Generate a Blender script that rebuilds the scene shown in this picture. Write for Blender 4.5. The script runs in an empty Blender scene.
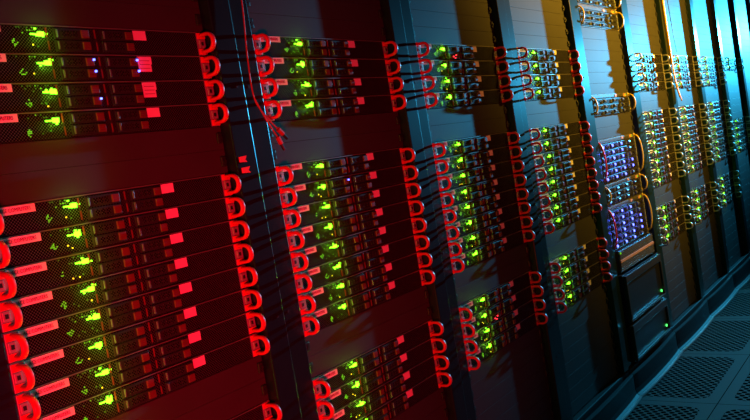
import bpy, bmesh, math, random
from mathutils import Vector, Matrix
random.seed(7)
scene = bpy.context.scene
COL = scene.collection
PI = math.pi
U = 0.04445            # one rack unit
PITCH = 0.6            # rack width
Z0 = 1.335             # height of the centre of row 0
CX = 0.7785            # centre of the first rack
EAR = 0.4826
D_POST = 0.025         # how far the posts stand proud of the panels
D_LEFT = 0.016

# ------------------------------------------------------------------ materials
def new_mat(name):
    m = bpy.data.materials.new(name); m.use_nodes = True
    nt = m.node_tree; b = nt.nodes['Principled BSDF']
    return m, nt, b

def plain(name, col, rough=.5, metal=0., spec=.5, var=.12, scale=30., coat=0.):
    m, nt, b = new_mat(name)
    tc = nt.nodes.new('ShaderNodeTexCoord')
    nz = nt.nodes.new('ShaderNodeTexNoise'); nz.inputs['Scale'].default_value = scale
    nz.inputs['Detail'].default_value = 3
    nt.links.new(tc.outputs['Object'], nz.inputs['Vector'])
    rp = nt.nodes.new('ShaderNodeValToRGB')
    rp.color_ramp.elements[0].position = .3; rp.color_ramp.elements[1].position = .7
    rp.color_ramp.elements[0].color = tuple(c*(1-var) for c in col)+(1,)
    rp.color_ramp.elements[1].color = tuple(min(1, c*(1+var)) for c in col)+(1,)
    nt.links.new(nz.outputs['Fac'], rp.inputs['Fac'])
    nt.links.new(rp.outputs['Color'], b.inputs['Base Color'])
    b.inputs['Roughness'].default_value = rough
    b.inputs['Metallic'].default_value = metal
    b.inputs['Specular IOR Level'].default_value = spec
    b.inputs['Coat Weight'].default_value = coat
    return m

def glow(name, col, strength):
    m, nt, b = new_mat(name)
    b.inputs['Base Color'].default_value = (.02, .02, .02, 1)
    b.inputs['Emission Color'].default_value = tuple(col)+(1,)
    b.inputs['Emission Strength'].default_value = strength
    return m

def math_node(nt, op, a, b=None, c=None):
    n = nt.nodes.new('ShaderNodeMath'); n.operation = op
    for i, v in enumerate((a, b, c)):
        if v is None: continue
        if isinstance(v, (int, float)): n.inputs[i].default_value = v
        else: nt.links.new(v, n.inputs[i])
    return n.outputs[0]

def holes_mat(name, solid, hole, axes, pitch, radius, rough=.5, metal=0., margin=None, bump=.6, spec=.5):
    """Sheet metal with staggered round perforations, in object coordinates."""
    m, nt, b = new_mat(name)
    tc = nt.nodes.new('ShaderNodeTexCoord')
    sp = nt.nodes.new('ShaderNodeSeparateXYZ'); nt.links.new(tc.outputs['Object'], sp.inputs[0])
    a = sp.outputs['XYZ'.index(axes[0])]; c = sp.outputs['XYZ'.index(axes[1])]
    def cell(u, v, off):
        fu = math_node(nt, 'FRACT', math_node(nt, 'ADD', math_node(nt, 'DIVIDE', u, pitch[0]), off))
        fv = math_node(nt, 'FRACT', math_node(nt, 'ADD', math_node(nt, 'DIVIDE', v, pitch[1]), off))
        du = math_node(nt, 'MULTIPLY', math_node(nt, 'SUBTRACT', fu, .5), pitch[0])
        dv = math_node(nt, 'MULTIPLY', math_node(nt, 'SUBTRACT', fv, .5), pitch[1])
        return math_node(nt, 'SQRT', math_node(nt, 'ADD', math_node(nt, 'MULTIPLY', du, du), math_node(nt, 'MULTIPLY', dv, dv)))
    d = math_node(nt, 'MINIMUM', cell(a, c, 0.), cell(a, c, .5))
    f = math_node(nt, 'LESS_THAN', d, radius)
    if margin:      # solid rim around each square tile
        size, rim = margin
        fu = math_node(nt, 'ABSOLUTE', math_node(nt, 'SUBTRACT', math_node(nt, 'FRACT', math_node(nt, 'DIVIDE', math_node(nt, 'SUBTRACT', a, TILE_X), size)), .5))
        fv = math_node(nt, 'ABSOLUTE', math_node(nt, 'SUBTRACT', math_node(nt, 'FRACT', math_node(nt, 'DIVIDE', math_node(nt, 'SUBTRACT', c, TILE_Y), size)), .5))
        # rounded corners of the perforated field
        ex = math_node(nt, 'MAXIMUM', math_node(nt, 'SUBTRACT', fu, .5-rim/size-.08), 0.)
        ey = math_node(nt, 'MAXIMUM', math_node(nt, 'SUBTRACT', fv, .5-rim/size-.08), 0.)
        rr = math_node(nt, 'SQRT', math_node(nt, 'ADD', math_node(nt, 'MULTIPLY', ex, ex), math_node(nt, 'MULTIPLY', ey, ey)))
        inside = math_node(nt, 'LESS_THAN', rr, .08)
        f = math_node(nt, 'MULTIPLY', f, inside)
        seam = math_node(nt, 'GREATER_THAN', math_node(nt, 'MAXIMUM', fu, fv), .5-.0016/size)
        f = math_node(nt, 'MAXIMUM', f, seam)
    mix = nt.nodes.new('ShaderNodeMix'); mix.data_type = 'RGBA'
    nt.links.new(f, mix.inputs['Factor'])
    mix.inputs['A'].default_value = tuple(solid)+(1,)
    mix.inputs['B'].default_value = tuple(hole)+(1,)
    nt.links.new(mix.outputs['Result'], b.inputs['Base Color'])
    r = math_node(nt, 'ADD', math_node(nt, 'MULTIPLY', f, 1-rough), rough)
    nt.links.new(r, b.inputs['Roughness'])
    nt.links.new(math_node(nt, 'MULTIPLY', math_node(nt, 'SUBTRACT', 1., f), metal), b.inputs['Metallic'])
    nt.links.new(math_node(nt, 'MULTIPLY', math_node(nt, 'SUBTRACT', 1., f), spec), b.inputs['Specular IOR Level'])
    return m

TILE_X = CX + PITCH/2 - .03
TILE_Y = -0.34
M = {}
M['post'] = plain('post_black_paint', (.007, .020, .023), rough=.3, var=.08, spec=.35)
M['frame'] = plain('frame_black_paint', (.006, .006, .007), rough=.6, spec=.2)
M['kick'] = plain('kick_strip_metal', (.5, .51, .53), rough=.3, metal=.6)
M['panel'] = plain('panel_grey_paint', (.034, .034, .034), rough=.55, spec=.35, var=.1, scale=9)
M['pin'] = plain('black_plastic', (.012, .012, .012), rough=.45)
M['mesh'] = holes_mat('vent_mesh', (.075, .073, .075), (.004, .004, .004), 'XZ', (.0052, .0052), .00175, rough=.42, metal=.35)
M['lip'] = plain('bare_steel_edge', (.42, .4, .38), rough=.35, metal=.8)
M['body'] = plain('zinc_steel', (.16, .16, .165), rough=.45, metal=.6)
M['red'] = plain('red_handle', (.68, .02, .04), rough=.4, spec=.45, var=.06)  # one even red for server handles and the tall units' left handles
M['redtab'] = plain('red_fabric', (.75, .03, .04), rough=.8)
M['grey'] = plain('brushed_handle_metal', (.42, .40, .37), rough=.35, metal=.5)
M['amber'] = plain('amber_handle_plastic', (.66, .46, .03), rough=.4)
M['ear'] = plain('ear_grey_metal', (.36, .36, .34), rough=.42, metal=.3)
M['bar'] = plain('red_bar_plastic', (.16, .015, .015), rough=.4)
M['paper'] = plain('white_paper', (.86, .84, .82), rough=.75, var=.04)
M['ink'] = plain('label_ink', (.05, .03, .04), rough=.8)
M['bay'] = plain('drive_black', (.018, .019, .021), rough=.4)
M['latch'] = plain('latch_red_plastic', (.12, .02, .02), rough=.42)
M['lever'] = plain('lever_grey', (.16, .22, .26), rough=.3, metal=.4)
M['lid'] = plain('silver_carrier', (.17, .19, .21), rough=.33, metal=.5)
M['green'] = glow('green_led', (.18, 1., .012), 4.6)
M['lime'] = glow('lime_led', (.26, 1., .015), .6)
M['lime_dim'] = glow('dim_green_led', (.16, .8, .01), .22)
M['blue'] = glow('blue_led', (.09, .12, 1.), 7)
M['redled'] = glow('red_led', (1., .02, .04), 3)
M['yellow'] = glow('amber_led', (1., .62, .02), 2.2)
M['cable_red'] = plain('red_cable_jacket', (.34, .01, .018), rough=.4)
M['cable_amber'] = plain('amber_cable_jacket', (.85, .4, .04), rough=.4)
M['cable_black'] = plain('black_cable_jacket', (.02, .02, .02), rough=.5)
M['floor'] = holes_mat('perforated_floor', (.085, .09, .092), (.004, .003, .003), 'XY', (.038, .030), .0098, rough=.75, spec=.22, margin=(.6, .042))
M['wall'] = plain('dark_wall', (.1, .1, .1), rough=.9)
M['tray'] = plain('tan_tray', (.5, .27, .1), rough=.5)
M['upsface'] = plain('charcoal_bezel', (.014, .015, .017), rough=.38)
M['upsrim'] = plain('charcoal_rim', (.03, .033, .036), rough=.3)

# ------------------------------------------------------------------ mesh helpers
class MB:
    def __init__(self): self.bm = bmesh.new(); self.mats = []
    def slot(self, m):
        if m not in self.mats: self.mats.append(m)
        return self.mats.index(m)
    def _add(self, verts, faces, m):
        vs = [self.bm.verts.new(v) for v in verts]; s = self.slot(m)
        for f in faces:
            try: self.bm.faces.new([vs[i] for i in f]).material_index = s
            except ValueError: pass
    def box(self, x0, x1, y0, y1, z0, z1, m, bev=0.):
        if bev <= 0:
            v = [(x, y, z) for x in (x0, x1) for y in (y0, y1) for z in (z0, z1)]
            self._add(v, [(0,1,3,2), (4,6,7,5), (0,4,5,1), (2,3,7,6), (0,2,6,4), (1,5,7,3)], m); return
        t = bmesh.new(); bmesh.ops.create_cube(t, size=1)
        for v in t.verts:
            v.co = Vector(((x0+x1)/2+v.co.x*(x1-x0), (y0+y1)/2+v.co.y*(y1-y0), (z0+z1)/2+v.co.z*(z1-z0)))
        bmesh.ops.bevel(t, geom=list(t.edges), offset=bev, segments=2, affect='EDGES', profile=.5)
        t.verts.index_update()
        self._add([v.co.copy() for v in t.verts], [[v.index for v in f.verts] for f in t.faces], m); t.free()
    def prism(self, prof, x0, x1, m):
        """profile of (y, z) points extruded along x"""
        n = len(prof)
        v = [(x0, y, z) for y, z in prof]+[(x1, y, z) for y, z in prof]
        f = [tuple(range(n))[::-1], tuple(range(n, 2*n))]+[(i, (i+1) % n, n+(i+1) % n, n+i) for i in range(n)]
        self._add(v, f, m)
    def strap(self, path, x0, x1, th, m):
        """flat band following a (y, z) path, width x0..x1, thickness th"""
        n = len(path); ins, outs = [], []
        for i in range(n):
            a = Vector(path[max(i-1, 0)]); b = Vector(path[min(i+1, n-1)])
            t = (b-a).normalized(); nn = Vector((-t.y, t.x)); p = Vector(path[i])
            ins.append(p+nn*th/2); outs.append(p-nn*th/2)
        r = min(.0018, th*.3)
        rings = []
        for i in range(n):
            c, d = ins[i], outs[i]; e = (d-c).normalized()
            ci, di = c+e*r, d-e*r
            rings.append([(x0+r, c.x, c.y), (x1-r, c.x, c.y), (x1, ci.x, ci.y), (x1, di.x, di.y), (x1-r, d.x, d.y), (x0+r, d.x, d.y), (x0, di.x, di.y), (x0, ci.x, ci.y)])
        v = [q for rg in rings for q in rg]; f = []
        for i in range(n-1):
            for j in range(8):
                f.append((i*8+j, i*8+(j+1) % 8, (i+1)*8+(j+1) % 8, (i+1)*8+j))
        f.append(tuple(range(8))); f.append(tuple((n-1)*8+j for j in range(8))[::-1])
        self._add(v, f, m)
    def tube(self, pts, r, m, seg=8):
        pts = [Vector(p) for p in pts]; n = len(pts); v = []; f = []
        up = Vector((.3, .9, .1))
        for i in range(n):
            t = (pts[min(i+1, n-1)]-pts[max(i-1, 0)]).normalized()
            a = t.cross(up).normalized(); b = t.cross(a).normalized()
            for j in range(seg):
                an = 2*PI*j/seg; v.append(pts[i]+a*math.cos(an)*r+b*math.sin(an)*r)
        for i in range(n-1):
            for j in range(seg):
                f.append((i*seg+j, i*seg+(j+1) % seg, (i+1)*seg+(j+1) % seg, (i+1)*seg+j))
        f.append(tuple(range(seg))); f.append(tuple((n-1)*seg+j for j in range(seg))[::-1])
        self._add(v, f, m)
    def disc(self, c, r, depth, m, seg=12, axis='y'):
        """short cylinder facing -y"""
        x, y, z = c
        v = [(x+r*math.cos(2*PI*j/seg), y, z+r*math.sin(2*PI*j/seg)) for j in range(seg)]
        v += [(a, y-depth, b) for a, _, b in v]
        f = [tuple(range(seg)), tuple(range(seg, 2*seg))[::-1]]+[(j, (j+1) % seg, seg+(j+1) % seg, seg+j) for j in range(seg)]
        self._add(v, f, m)
    def mesh(self, name, smooth=False):
        bmesh.ops.recalc_face_normals(self.bm, faces=self.bm.faces)
        me = bpy.data.meshes.new(name); self.bm.to_mesh(me); self.bm.free()
        for m in self.mats: me.materials.append(m)
        if smooth:
            for p in me.polygons: p.use_smooth = True
        return me

def link(name, me, parent=None, loc=(0, 0, 0)):
    o = bpy.data.objects.new(name, me); COL.objects.link(o); o.location = loc
    if parent: o.parent = parent
    return o
def thing(name, label, cat, loc=(0, 0, 0), group=None):
    o = bpy.data.objects.new(name, None); COL.objects.link(o); o.location = loc
    o.empty_display_size = .05
    o['label'] = label; o['category'] = cat
    if group: o['group'] = group
    return o
def tag(o, label, cat, group=None):
    o['label'] = label; o['category'] = cat
    if group: o['group'] = group
    return o
def structure(name, me):
    o = link(name, me); o['kind'] = 'structure'; return o
def copy_tree(o, parent=None):
    c = o.copy(); COL.objects.link(c)
    if parent: c.parent = parent
    for ch in list(o.children): copy_tree(ch, c)
    return c
def bez(pts, n=10):
    """smooth Catmull-Rom path through points"""
    P = [Vector(p) for p in pts]; P = [P[0]*2-P[1]]+P+[P[-1]*2-P[-2]]; out = []
    for i in range(1, len(P)-2):
        for k in range(n):
            t = k/n
            out.append(.5*((2*P[i])+(P[i+1]-P[i-1])*t+(2*P[i-1]-5*P[i]+4*P[i+1]-P[i+2])*t*t+(3*P[i]-P[i-1]-3*P[i+1]+P[i+2])*t**3))
    out.append(P[-2]); return out

# ------------------------------------------------------------------ racks
RACKS = ['leftmost rack', 'second rack from left', 'third rack from left', 'fourth rack from left',
         'fifth rack', 'sixth rack from left', 'seventh rack from left',
         'eighth rack from left', 'ninth rack from left', 'rack at the right edge', 'rack past the right edge']
RACK_LOOK = ['black server rack at the far left with red-lit servers',
             'black server rack second from the left with a red cable on its post',
             'black server rack third from the left between dark red and blue light',
             'black server rack fourth from the left beside the rack of drive bays',
             'black rack fifth from the left holding drive bays with blue lights',
             'black server rack sixth from the left just right of the blue-lit drives',
             'black server rack seventh from the left with amber cable on its post',
             'cyan-lit server rack eighth from the left with grey handles',
             'cyan-lit server rack ninth from the left with only two servers up top',
             'cyan-lit rack cut off by the right edge of the photo']
HALF = PITCH/2
OPEN = EAR/2+.003
Z_BASE = Z0-27.5*U-.002
Z_TOP = Z0+13.5*U+.002
def post_mesh(s):
    b = MB(); a, c = sorted((s*OPEN, s*(HALF-.0007)))
    d = D_POST if s > 0 else D_LEFT
    b.box(a, c, -d, .06, Z_BASE, Z_TOP, M['post'], .0025)
    for z in (.35, .8, 1.25, 1.7):                       # bolts on the face
        b.disc(((a+c)/2+s*.008, -d, z), .003, .0012, M['pin'])
    return b.mesh('front_post')
def rail_mesh(s):
    b = MB(); a, c = sorted((s*(OPEN-.024), s*(OPEN-.0005)))
    b.box(a, c, .0015, .03, Z_BASE, Z_TOP, M['frame'])
    return b.mesh('mounting_rail')
b = MB()
b.box(-HALF+.001, HALF-.001, .0, 1., .012, Z_BASE, M['frame'], .003)
b.box(-HALF+.001, HALF-.001, -D_POST, .001, .030, Z_BASE-.002, M['frame'], .003)
base_me = b.mesh('base_frame')
b = MB()                                              # bowed toe strip with a rolled edge on the floor
def bow(x):
    t = (x+HALF)/PITCH
    return -.036-.010*math.sin(PI*min(1, t*1.02))**.6
N = 16; xs = [-HALF+.002+(PITCH-.004)*i/N for i in range(N+1)]
prof = lambda y: [(y+.012, .092), (y, .092), (y-.002, .088), (y-.002, .03), (y-.006, .014), (y-.016, .007), (y-.016, .001), (y+.012, .001), (y+.012, .05)]
v = []; f = []
for x in xs: v += [(x, y, z) for y, z in prof(bow(x))]
n = 9
for i in range(N):
    for j in range(n): f.append((i*n+j, i*n+(j+1) % n, (i+1)*n+(j+1) % n, (i+1)*n+j))
f += [tuple(range(n)), tuple(N*n+j for j in range(n))[::-1]]
b._add(v, f, M['frame'])
kick_me = b.mesh('toe_strip')
b = MB(); v = []; f = []
for x in xs:
    y = bow(x)-.016; v += [(x, y, .0005), (x, y-.009, .0005), (x, y-.0105, .003), (x, y-.008, .007), (x, y-.0005, .008)]
for i in range(N):
    for j in range(5): f.append((i*5+j, i*5+(j+1) % 5, (i+1)*5+(j+1) % 5, (i+1)*5+j))
f += [tuple(range(5)), tuple(N*5+j for j in range(5))[::-1]]
b._add(v, f, M['kick'])
edge_me = b.mesh('metal_edging')
b = MB()
b.box(-HALF+.001, HALF-.001, -D_POST, 1., Z_TOP, Z_TOP+.05, M['frame'], .003)
top_me = b.mesh('top_panel')
b = MB(); b.box(-HALF+.001, -HALF+.012, .061, 1., Z_BASE, Z_TOP, M['frame']); side_l = b.mesh('side_panel')
b = MB(); b.box(HALF-.012, HALF-.001, .061, 1., Z_BASE, Z_TOP, M['frame']); side_r = b.mesh('side_panel')
b = MB(); b.box(-HALF+.013, HALF-.013, .985, 1., Z_BASE, Z_TOP, M['frame']); rear_me = b.mesh('rear_door')
post_l, post_r, rail_l, rail_r = post_mesh(-1), post_mesh(1), rail_mesh(-1), rail_mesh(1)
def make_rack():
    r = thing('server_rack', '', 'rack')
    for nm, me in (('front_post', post_l), ('front_post', post_r), ('mounting_rail', rail_l), ('mounting_rail', rail_r),
                   ('base_frame', base_me), ('toe_strip', kick_me), ('top_panel', top_me), ('side_panel', side_l),
                   ('side_panel', side_r), ('rear_door', rear_me)):
        o = link(nm, me, r)
        if nm == 'toe_strip': link('metal_edging', edge_me, o)['label'] = 'shiny metal edging'
    return r
rack0 = make_rack()
NR = 10
for k in range(NR):
    r = rack0 if k == 0 else copy_tree(rack0)
    r.location = (CX+k*PITCH, 0, 0)
    tag(r, RACK_LOOK[k], 'rack', 'server racks in the row')

# ------------------------------------------------------------------ the 1U server
W = EAR
H = U-.0009
def d_path(z0, z1, depth, n=10):
    """D-shaped handle outline from the ear plate, out, round and back (y, z)"""
    r = min((z1-z0)/2, depth*.75); pts = [(-.001, z0), (-(depth-r)*.5, z0)]
    for i in range(n+1):
        a = -PI/2+PI*i/n
        pts.append((-(depth-r)-r*math.cos(a), (z0+z1)/2+((z1-z0)/2)*math.sin(a)))
    pts += [(-(depth-r)*.5, z1), (-.001, z1)]
    return pts
def ear_mesh(s):
    b = MB(); x0, x1 = (0, .0215) if s < 0 else (W-.0215, W)
    b.box(x0, x1, -.012 if s < 0 else -.002, .001, .0006, H-.0006, M['ear'], .0006)
    return b.mesh('ear')
def handle_mesh(s, m):
    b = MB(); x0, x1 = (.005, .0155) if s < 0 else (W-.0155, W-.005)
    y = -.010 if s < 0 else 0.
    tip = .0325 if s < 0 else .035
    b.strap([(p[0]+y, p[1]) for p in d_path(.0062, H-.0062, tip)], x0, x1, .0062, m)
    for z0, z1 in ((.0016, .0128), (H-.0128, H-.0016)):
        b.box(x0-.0045, x1+.0045, y-.0045, y-.0019, z0, z1, m, .0008)
    return b.mesh('handle', True)
def button_mesh(s):
    b = MB(); x0 = .002 if s < 0 else W-.0165
    y = -.010 if s < 0 else 0.
    b.box(x0, x0+.012, y-.0046, y-.0019, .0145, .029, M['ear'], .0008)
    b.box(x0+.0035, x0+.0085, y-.0054, y-.0045, .0185, .025, M['pin'])
    return b.mesh('button')
b = MB()
b.box(.0222, W-.0222, -.003, .62, .0004, H-.0022, M['mesh'])
b.box(.0222, W-.0222, -.0045, .62, H-.0021, H-.0004, M['lip'])
chassis_me = b.mesh('chassis')
def text_mesh(s, size, m):
    c = bpy.data.curves.new('t', 'FONT'); c.body = s; c.size = size; c.align_x = 'CENTER'; c.align_y = 'CENTER'; c.extrude = .0001
    o = bpy.data.objects.new('t', c); COL.objects.link(o)
    dg = bpy.context.evaluated_depsgraph_get(); me = bpy.data.meshes.new_from_object(o.evaluated_get(dg))
    bpy.data.objects.remove(o); bpy.data.curves.remove(c)
    return me
def add_text(b, s, size, x, y, z, m, sx=1.):
    me = text_mesh(s, size, m)
    b._add([(x+v.co.x*sx, y-.0001+v.co.z, z+v.co.y) for v in me.vertices], [tuple(p.vertices) for p in me.polygons], m)
    bpy.data.meshes.remove(me)
b = MB()
b.box(.0222, .0840, -.0088, -.0076, .0292, .0412, M['paper'])
add_text(b, 'ACE COMPUTERS', .0080, .0531, -.0089, .0352, M['ink'], .76)
b.box(.0255, .0265, -.0078, -.0028, .033, .038, M['pin']); b.box(.072, .073, -.0078, -.0028, .033, .038, M['pin'])
tag_me = b.mesh('name_tag')
def bay_mesh(x0, x1, z0):
    b = MB()
    b.box(x0, x1, -.0065, -.0032, z0, z0+.0172, M['bay'], .0008)
    for i in range(3):
        b.box(x0+.014+i*.010, x0+.021+i*.010, -.0072, -.006, z0+.004, z0+.0135, M['mesh'])
    b.box(x0+.0035, x0+.0062, -.0085, -.006, z0+.0025, z0+.015, M['lever'], .0004)
    return b.mesh('drive_bay')
def latch_mesh(x1, z0):
    b = MB()
    b.box(x1-.0155, x1-.0015, -.0095, -.0064, z0+.0022, z0+.0152, M['latch'], .0008)
    for i in range(3): b.box(x1-.0145, x1-.0025, -.0102, -.0094, z0+.0045+i*.0034, z0+.0058+i*.0034, M['latch'])
    return b.mesh('latch')
BAYS = [(.170, .232, .0215), (.170, .232, .0028), (.254, .316, .0215), (.254, .316, .0028)]
bay_mes = [bay_mesh(*q) for q in BAYS]; latch_mes = [latch_mesh(q[1], q[2]) for q in BAYS]
def sticker_mesh(tall):
    b = MB(); z0 = .0145 if tall else .0245
    b.box(.320, .346, -.0042, -.0029, z0, .0405, M['paper'])
    if tall:
        b.box(.346, .3485, -.004, -.003, z0+.013, .0405, M['paper'])
        for i in range(3): b.box(.3225, .3435, -.0044, -.0041, z0+.0055+i*.0065, z0+.0063+i*.0065, M['latch'])
    return b.mesh('sticker')
stick_me = [sticker_mesh(False), sticker_mesh(True)]
b = MB()
divider_mes = []
for x in (.158, .2437):
    b = MB(); b.box(x+.0004, x+.0022, -.0038, -.0028, .004, .0405, M['bay'])
    b.box(x, x+.0020, -.0055, -.0036, .0045, .0185, M['bar'], .0004); b.box(x-.0010, x+.0012, -.0055, -.0036, .0245, .039, M['bar'], .0004)
    divider_mes.append(b.mesh('divider'))
def lights_mesh(seed, far):
    """tiny lights seen through the mesh holes"""
    r = random.Random(seed); b = MB(); p = .0042
    for i in range(13):
        for j in range(3):
            x = .098+i*p; z = .0395-j*p
            pr = (.7, .45, .2)[j]*(.1+.9*i/12)
            if r.random() < pr: b.box(x, x+.0020, -.0036, -.0029, z-.0020, z, M['lime'] if r.random() < .3 else M['lime_dim'])
    cx, cz = .106+r.uniform(-.006, .006), .0135+r.uniform(-.003, .003)
    for i in range(-2, 3):
        for j in range(-2, 3):
            if i*i+j*j <= 4 and r.random() < .6:
                b.box(cx+i*p*.6, cx+i*p*.6+.0019, -.0038, -.0029, cz+j*p*.6, cz+j*p*.6+.0019, M['lime'])
    for i in range(5):
        if r.random() < .6:
            x = .115+r.random()*.035; z = .005+r.random()*.008
            b.box(x, x+.0022, -.0036, -.0029, z, z+.0022, r.choice([M['lime_dim'], M['lime_dim'], M['yellow']]))
    return b.mesh('indicator_lights')
light_mes = [lights_mesh(s, False) for s in range(8)]
def status_mesh(seed):
    r = random.Random(100+seed); b = MB(); x = .1435+r.uniform(-.003, .003); z = .0285
    b.box(x-.001, x+.0105, -.0066, -.0029, z-.0036, z+.0042, M['green'], .0015)
    for i in range(4):
        dx, dz = r.uniform(-.012, .012), r.uniform(-.006, .009)
        b.box(x+.003+dx, x+.0062+dx, -.0045, -.0029, z+dz-.0012, z+dz+.0012, M['green'])
    b.box(x-.012, x, -.0046, -.0029, z-.0012, z+.0012, M['green'])
    return b.mesh('status_light')
status_mes = [status_mesh(s) for s in range(6)]
ear_mes = [ear_mesh(-1), ear_mesh(1)]; btn_mes = [button_mesh(-1), button_mesh(1)]
hand_mes = {k: [handle_mesh(-1, M[k]), handle_mesh(1, M[k])] for k in ('red', 'grey')}

glow_lamp = bpy.data.lights.new('green_led_lamp', 'POINT'); glow_lamp.color = (.25, 1., .02); glow_lamp.energy = .036; glow_lamp.shadow_soft_size = .003
def make_server(kind, i, tall=False):
    s = thing('rack_server', '', 'server')
    link('chassis', chassis_me, s)
    for q in (0, 1):
        e = link('ear', ear_mes[q], s)
        h = link('handle', hand_mes[kind][q], e); h['label'] = 'D-shaped %s handle' % kind
        link('button', btn_mes[q], e)
    link('name_tag', tag_me, s)['label'] = 'white tag with small lettering'
    for q in range(4):
        d = link('drive_bay', bay_mes[q], s)
        link('latch', latch_mes[q], d)['label'] = 'red latch'
    link('sticker', stick_me[tall], s)['label'] = 'white paper sticker'
    for me in divider_mes: link('divider', me, s)
    link('indicator_lights', light_mes[i % 8], s)['label'] = 'scattered small green lights'
    st = link('status_light', status_mes[i % 6], s); st['label'] = 'bright green light'
    g = bpy.data.objects.new('light_glow', glow_lamp); COL.objects.link(g); g.parent = st; g.location = (.152, -.019, .026)
    return s
ORD = ['first', 'second', 'third', 'fourth', 'fifth', 'sixth', 'seventh', 'eighth']
def ordinal(i, n):
    if i == 0: return 'topmost server'
    if i == n-1: return 'bottom server'
    return ORD[i]+' server down'
GROUPS = {k: [(0, 4, 'top stack of four'), (6, 8, 'stack of eight'), (16, 4, 'lowest stack of four')] for k in (0, 1, 2, 3, 5, 6, 7)}
GROUPS[8] = [(0, 2, 'upper pair'), (9, 5, 'stack of five')]
used = {k: set() for k in range(NR)}
master = {'red': None, 'grey': None}
seed = 0
servers = {}
for k in sorted(GROUPS):
    kind = 'red' if k < 4 else 'grey'
    for row0, n, stack in GROUPS[k]:
        for i in range(n):
            row = row0+i; used[k].add(row); seed += 1
            tall = (k == 0 and row in (1, 2))
            if master[kind] is None:
                s = master[kind] = make_server(kind, seed)
            else:
                s = copy_tree(master[kind])
                for ch in s.children:      # each its own pattern of lights
                    if ch.name.startswith('indicator'): ch.data = light_mes[(seed*5) % 8]
                    if ch.name.startswith('status'): ch.data = status_mes[(seed*5) % 6]
            for ch in s.children:
                if ch.name.startswith('sticker'): ch.data = stick_me[tall]
            s.location = (CX+k*PITCH-W/2, 0, Z0-row*U-U/2+.0004)
            tag(s, '%s-handled %s in the %s, %s' % (kind, ordinal(i, n), stack, RACKS[k]), 'server', 'slim rack servers')
            servers[k, row] = s

def dot_part(s, name, x, z, m, label):
    b = MB(); b.box(x, x+.0032, -.0122, -.009, z, z+.0032, M[m], .0006)
    link(name, b.mesh(name), s)['label'] = label
for (k, row, lst) in ((0, 1, [0, 1, 2, 3]), (0, 2, [1]), (1, 7, [0])):
    for q in lst: dot_part(servers[k, row], 'drive_light', BAYS[q][1]-.004, BAYS[q][2]+.010, 'blue', 'small blue light')
for (k, row) in ((2, 0), (2, 17)):
    for x, z in ((.19, .006), (.205, .010), (.199, .002)): dot_part(servers[k, row], 'drive_light', x, z, 'redled', 'small red light')

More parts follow.
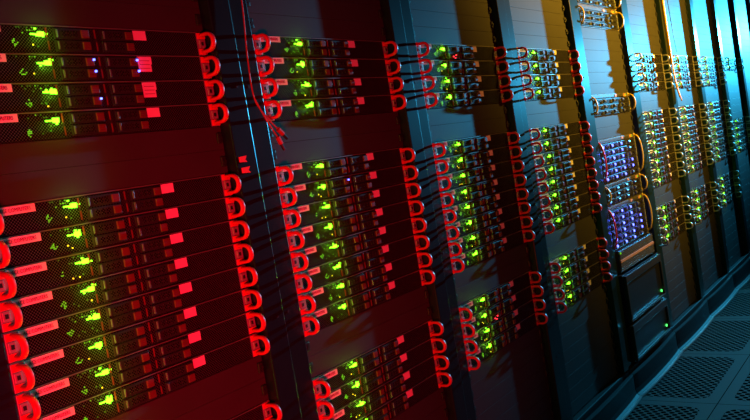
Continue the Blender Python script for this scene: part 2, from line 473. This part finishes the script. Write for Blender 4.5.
# ------------------------------------------------------------------ drive units in the fifth rack
def tall_handle(s, h, m):
    b = MB(); x0, x1 = (.005, .013) if s < 0 else (W-.013, W-.005)
    b.strap(d_path(.010, h-.010, .029, 12), x0, x1, .0055, m)
    b.box(x0-.002, x1+.002, -.0045, -.0019, .004, .018, m, .001); b.box(x0-.002, x1+.002, -.0045, -.0019, h-.018, h-.004, m, .001)
    return b.mesh('handle', True)
blue_lamp = bpy.data.lights.new('blue_led_lamp', 'POINT'); blue_lamp.color = (.06, .12, 1.); blue_lamp.energy = .016; blue_lamp.shadow_soft_size = .003
def add_blue(d, led, hb):
    q = link('drive_light', led, d); q['label'] = 'round blue light'
    g = bpy.data.objects.new('light_glow', blue_lamp); COL.objects.link(g); g.parent = q; g.location = (.020, -.030, hb*.6)
def drive_unit(row_edge, nu, lit, label, hm):
    h = nu*U-.001; z = Z0-(row_edge+nu-.0)*U+.0005
    s = thing('drive_enclosure', label, 'drive unit', (CX+4*PITCH-W/2, 0, z), 'wide drive units in the fifth rack')
    b = MB(); b.box(.0222, W-.0222, -.003, .66, .0005, h-.0022, M['bay']); b.box(.0222, W-.0222, -.0045, .66, h-.0021, h-.0004, M['lip'])
    b.box(.0222, W-.0222, -.0045, -.003, .0008, .0026, M['lip'])
    link('chassis', b.mesh('chassis'), s)
    rows = 3 if nu == 2 else 6
    hb = .0225 if nu == 2 else .0255
    top = .004+rows*hb
    b = MB(); b.box(.024, W-.024, -.0062, -.003, top+.0015, h-.0035, M['body'], .0006)
    n = int((h-.0035-top-.003)/.0045)
    for i in range(n): b.box(.028, W-.10, -.0066, -.006, top+.0035+i*.0045, top+.0055+i*.0045, M['pin'])
    g = link('vent_strip', b.mesh('vent_strip'), s)
    b = MB(); b.box(W-.088, W-.052, -.0085, -.006, h-.017, h-.005, M['tray'], .001); b.box(W-.19, W-.168, -.0075, -.006, h-.015, h-.005, M['tray'])
    link('amber_badge', b.mesh('amber_badge'), g)
    b = MB(); b.box(W-.066, W-.055, -.0095, -.008, h-.0135, h-.007, M['lime']); link('status_light', b.mesh('status_light'), g)['label'] = 'lime green light'
    for q in (0, 1):
        b = MB(); x0, x1 = (0, .0215) if q == 0 else (W-.0215, W)
        b.box(x0, x1, -.002, .001, .0006, h-.0006, M['ear'], .0008)
        e = link('ear', b.mesh('ear'), s); link('handle', tall_handle(-1 if q == 0 else 1, h, hm[q]), e)
    wcol = (W-.048)/4
    bm_ = MB(); bm_.box(.001, wcol-.001, -.009, -.003, .0008, hb-.0008, M['bay'], .001)
    for i in range(5): bm_.box(.030+i*.011, .037+i*.011, -.0097, -.0088, .004, hb-.006, M['mesh'])
    bay_me = bm_.mesh('drive_carrier')
    bm_ = MB(); bm_.prism([(-.0088, .004), (-.014, .006), (-.016, hb/2), (-.014, hb-.007), (-.0088, hb-.004)], .008, .026, M['lid']); lat = bm_.mesh('silver_lever')
    bm_ = MB(); bm_.box(.094, .102, -.0105, -.0088, .004, hb-.006, M['lever'], .0006); cat_ = bm_.mesh('release_catch')
    bm_ = MB(); bm_.disc((.017, -.0150, hb*.55), .0048, .003, M['blue']); led = bm_.mesh('drive_light')
    for c in range(4):
        for r in range(rows):
            d = link('drive_carrier', bay_me, s, (.024+c*wcol, 0, .003+r*hb))
            link('silver_lever', lat, d); link('release_catch', cat_, d)
            if lit and (c < 3 or r in lit): add_blue(d, led, hb)
    return s
A, R_LIT = M['amber'], M['red']  # second one colours red light from the left into tall units' left handles
drive_unit(-6.6, 2, None, 'two-row drive unit cut off by the top edge of the photo', (A, A))
drive_unit(-4.6, 2, None, 'amber-handled drive unit second from the top of the fifth rack', (A, A))
drive_unit(3.4, 2, None, 'amber-handled drive unit alone between blank panels of the fifth rack', (A, A))
drive_unit(7.4, 4, (1, 2), 'upper tall drive unit with rows of blue lights', (R_LIT, A))
drive_unit(11.4, 2, None, 'dim drive unit sandwiched between the two units of blue lights', (A, A))
drive_unit(13.4, 4, (1, 2, 3), 'lower tall drive unit with rows of blue lights', (R_LIT, A))
used[4] = set()
E_OCC = [(-6.6, -2.6), (3.4, 5.4), (7.4, 17.4), (17.4, 28)]
# slatted tray unit
h = 2*U-.001
s = thing('vented_appliance', 'slatted grey unit with a tan bar under the blue-lit drives', 'server', (CX+4*PITCH-W/2, 0, Z0-19.4*U+.0005))
b = MB(); b.box(.0222, W-.0222, -.02, .6, .0005, h-.0005, M['upsface'])
for i in range(12):
    z = .006+i*.0067
    if 5 <= i <= 6: continue
    b.box(.026, W-.026, -.0245, -.0195, z, z+.0035, M['lid'])
link('slatted_front', b.mesh('slatted_front'), s)
b = MB(); b.box(.026, W-.026, -.026, -.0195, .039, .0505, M['tray'], .001); link('pull_bar', b.mesh('pull_bar'), s)['label'] = 'tan bar'
b = MB(); b.disc((.032, -.0245, .078), .004, .003, M['lime']); link('status_light', b.mesh('status_light'), s)['label'] = 'lime green light'
for x0 in (0, W-.0215):
    b = MB(); b.box(x0, x0+.0215, -.002, .001, .001, h-.001, M['ear'], .0008); link('ear', b.mesh('ear'), s)
# the two charcoal power units
def power_unit(e0, e1, label):
    h = (e1-e0)*U-.002
    s = thing('power_unit', label, 'power supply', (CX+4*PITCH-W/2, 0, Z0-e1*U+.001), 'charcoal power units at the foot of the fifth rack')
    b = MB(); b.box(.0225, W-.0225, -.030, .6, 0, h, M['upsface'], .003); b.box(.003, W-.003, -.030, .0, 0, h, M['upsface'], .003); link('case', b.mesh('case'), s)
    b = MB()
    for a in ((.008, W-.008, h-.036, h-.004), (.008, W-.008, .004, .014), (.008, .022, .013, h-.035), (W-.022, W-.008, .013, h-.035)):
        b.box(a[0], a[1], -.042, -.0295, a[2], a[3], M['upsrim'], .003)
    link('bezel', b.mesh('bezel'), s)
    b = MB(); b.box(.023, W-.023, -.034, -.0295, .015, h-.037, M['upsface'], .002)
    b.box(.03, W-.03, -.0348, -.0338, h-.046, h-.044, M['upsrim'])
    link('front_panel', b.mesh('front_panel'), s)
    b = MB(); b.disc((W-.045, -.0338, .032), .0055, .004, M['greenled']); link('status_light', b.mesh('status_light'), s)['label'] = 'single green light'
M['greenled'] = glow('small_green_led', (.08, 1., .15), 2.5)
power_unit(19.5, 23.9, 'upper charcoal power unit with one green light, under the slatted unit')
power_unit(24.0, 27.4, 'lower charcoal power unit with one green light, nearest the floor')

# ------------------------------------------------------------------ blanking panels
b = MB()
b.box(.0005, W-.0005, -.002, .001, .0002, U-.0002, M['panel'], .0003)
blank_me = b.mesh('plate')
def pins_mesh(x):
    b = MB(); b.box(x-.006, x+.006, -.007, -.0019, .012, .032, M['pin'], .002); b.disc((x, -.0069, .022), .0042, .002, M['pin']); return b.mesh('push_clip')
pins = [pins_mesh(.010), pins_mesh(W-.010)]
b0 = None
def blank(k, zc, label):
    global b0
    if b0 is None:
        b0 = thing('blanking_panel', label, 'blank panel')
        link('plate', blank_me, b0)
        for q in (0, 1): link('push_clip', pins[q], b0)['label'] = 'black clip'
        s = b0
    else: s = copy_tree(b0)
    s.location = (CX+k*PITCH-W/2, 0, zc-U/2)
    tag(s, label, 'blank panel', 'blank panels, '+label.split(' in the ')[-1])
TOPROW = {0: -3, 1: -4, 2: -5, 3: -7, 5: -9, 6: -10, 7: -11, 8: -11, 9: -12}
for k in range(NR):
    if k == 4:
        for a, e, w in ((-13, -6.6, 'above the top drive unit'), (-2.6, 3.4, 'between the upper amber-handled drive units'), (5.4, 7.4, 'just above the upper unit of blue lights')):
            n = int(round(e-a)) if a > -13 else 4
            for i in range(n):
                blank(k, Z0-(e-.5-i)*U, 'grey blank panel %s in the fifth rack' % w)
        continue
    rows = [r for r in range(TOPROW[k], 28) if r not in used[k]]
    for r in rows:
        if k == 9: w = 'run'
        elif k == 8: w = 'top run' if r < 0 else ('middle run' if r < 9 else 'lowest run')
        else: w = 'top run' if r < 0 else 'upper pair' if r < 6 else 'lower pair' if r < 16 else 'lowest run'
        blank(k, Z0-r*U, 'one of the grey blank panels, %s in the %s' % (w, RACKS[k]))

# ------------------------------------------------------------------ cables and tabs
YP = -D_POST
def zc(z): return z+1.335
t = thing('patch_cable', 'red cable hanging down the post between the two leftmost racks', 'cable', (1.10, -.03, zc(-.1)))
o = Vector(t.location)
b = MB(); b.tube([p-o for p in bez([(1.112, -.031, zc(.62)), (1.110, -.031, zc(.3)), (1.105, -.032, zc(.09)), (1.092, -.033, zc(-.03)), (1.088, -.036, zc(-.11)), (1.105, -.044, zc(-.15)), (1.128, -.046, zc(-.175))])], .0016, M['cable_red'])
link('strand', b.mesh('strand', True), t)
b = MB(); b.tube([p-o for p in bez([(1.088, -.036, zc(-.11)), (1.100, -.046, zc(-.155)), (1.122, -.047, zc(-.190))])], .0016, M['cable_red']); link('strand', b.mesh('strand', True), t)
def plug(p, d):
    b = MB(); d = Vector(d).normalized()
    b.tube([Vector(p)-o, Vector(p)+d*.016-o], .0052, M['cable_red']); b.tube([Vector(p)+d*.016-o, Vector(p)+d*.030-o], .0038, M['pin'])
    link('plug', b.mesh('plug'), t)
plug((1.128, -.046, zc(-.175)), (.5, 0, -.45)); plug((1.122, -.047, zc(-.190)), (.45, 0, -.9))
for i, (x, z, w, lb) in enumerate(((1.008, zc(-.225), .020, 'upper of two small red tabs on the post above the stack of eight'),
                               (1.010, zc(-.246), .022, 'lower of two small red tabs on the post above the stack of eight'))):
    b = MB(); v = [(0, 0, .006), (w, 0, .007), (w*.75, 0, 0), (w, 0, -.005), (0, 0, -.004)]
    v2 = [(a, -.0015, c) for a, _, c in v]
    b._add(v+v2, [(0,1,2,3,4), (9,8,7,6,5)]+[(j, (j+1) % 5, 5+(j+1) % 5, 5+j) for j in range(5)], M['redtab'])
    tb = link('red_tab', b.mesh('red_tab'), None, (x+.022, YP-.0002, z)); tag(tb, lb, 'tab', 'red tabs')
def cable(pts, r, m, label, name='patch_cable'):
    p0 = Vector(pts[0]); b = MB(); b.tube([p-p0 for p in bez(pts)], r, m)
    o = link(name, b.mesh(name, True), None, p0); return tag(o, label, 'cable')
xa = CX+5*PITCH+HALF
cable([(xa-.030, YP-.006, zc(.60)), (xa-.022, YP-.006, zc(.3)), (xa-.012, YP-.006, zc(.08)), (xa+.0, YP-.006, zc(-.1)), (xa+.028, YP-.012, zc(-.2))], .0045, M['cable_amber'], 'thicker amber cable running down the post between sixth and seventh racks')
cable([(xa-.006, YP-.005, zc(.60)), (xa-.004, YP-.005, zc(.3)), (xa+.006, YP-.003, zc(.08)), (xa+.018, YP-.003, zc(-.1)), (xa+.05, YP-.012, zc(-.22))], .0032, M['cable_amber'], 'thinner amber cable just right of the thicker amber one')
cable([(xa+.03, YP-.006, zc(.60)), (xa+.04, YP-.012, zc(.32)), (xa+.085, -.030, zc(.18)), (xa+.075, YP-.01, zc(.10)), (xa+.085, YP-.012, zc(.03))], .002, M['cable_black'], 'thin black cable looping beside the amber cables')

# ------------------------------------------------------------------ room
def slab(name, x0, x1, y0, y1, z0, z1, m):
    b = MB(); b.box(x0, x1, y0, y1, z0, z1, m); return structure(name, b.mesh(name))
slab('floor', -2, 10, -3.2, 1.6, -.05, 0, M['floor'])
slab('ceiling', -2, 10, -3.2, 1.6, 3.0, 3.05, M['wall'])
slab('wall_back', -2, 10, 1.6, 1.65, 0, 3.0, M['wall'])
slab('wall_front', -2, 10, -3.25, -3.2, 0, 3.0, M['wall'])
slab('wall_left', -2.05, -2, -3.2, 1.6, 0, 3.0, M['wall'])
slab('wall_right', 10, 10.05, -3.2, 1.6, 0, 3.0, M['wall'])

# ------------------------------------------------------------------ lights
def aim(o, target):
    o.rotation_euler = (Vector(target)-Vector(o.location)).to_track_quat('-Z', 'Y').to_euler()
def spot(name, loc, target, col, power, angle, blend=.6, radius=.05):
    l = bpy.data.lights.new(name, 'SPOT'); l.color = col; l.energy = power; l.spot_size = math.radians(angle); l.spot_blend = blend; l.shadow_soft_size = radius
    o = bpy.data.objects.new(name, l); COL.objects.link(o); o.location = loc; aim(o, target); return o
def area(name, loc, target, col, power, sx, sy):
    l = bpy.data.lights.new(name, 'AREA'); l.color = col; l.energy = power; l.shape = 'RECTANGLE'; l.size = sx; l.size_y = sy
    o = bpy.data.objects.new(name, l); COL.objects.link(o); o.location = loc; aim(o, target); return o
spot('blue_lamp', (8.2, -.62, 1.7), (4.0, -.1, 2.0), (.04, .56, 1.), 1150, 72, 1., .03)
spot('amber_lamp', (3.75, -1.8, 2.2), (3.7, 0, 1.93), (1., .50, .03), 900, 90, 1., .10)
spot('red_lamp', (-.35, -1.5, .5), (.78, 0, .72), (1., .004, .022), 320, 57, 1., .14)

w = bpy.data.worlds.new('world'); scene.world = w; w.use_nodes = True
w.node_tree.nodes['Background'].inputs[0].default_value = (.01, .012, .015, 1)
w.node_tree.nodes['Background'].inputs[1].default_value = .3

# ------------------------------------------------------------------ camera
yaw, pitch, roll = .9269, -.0609, -.1657
cp, sp_ = math.cos(pitch), math.sin(pitch); ca, sa = math.cos(yaw), math.sin(yaw)
fw = Vector((sa*cp, ca*cp, sp_)); rt = Vector((ca, -sa, 0)); up = rt.cross(fw)
r2 = rt*math.cos(roll)+up*math.sin(roll); u2 = -rt*math.sin(roll)+up*math.cos(roll)
cam = bpy.data.cameras.new('camera'); co = bpy.data.objects.new('camera', cam); COL.objects.link(co)
cam.sensor_fit = 'HORIZONTAL'; cam.sensor_width = 36; cam.lens = 771.38*36/750
cam.clip_start = .02; cam.clip_end = 50
co.matrix_world = Matrix((( r2.x, u2.x, -fw.x, .0017), (r2.y, u2.y, -fw.y, -1.1056+.011), (r2.z, u2.z, -fw.z, -.2711+1.335), (0, 0, 0, 1)))
scene.camera = co
vs = scene.view_settings
vs.view_transform = 'Standard'; vs.look = 'None'; vs.gamma = 1; vs.use_curve_mapping = False; vs.exposure = 0
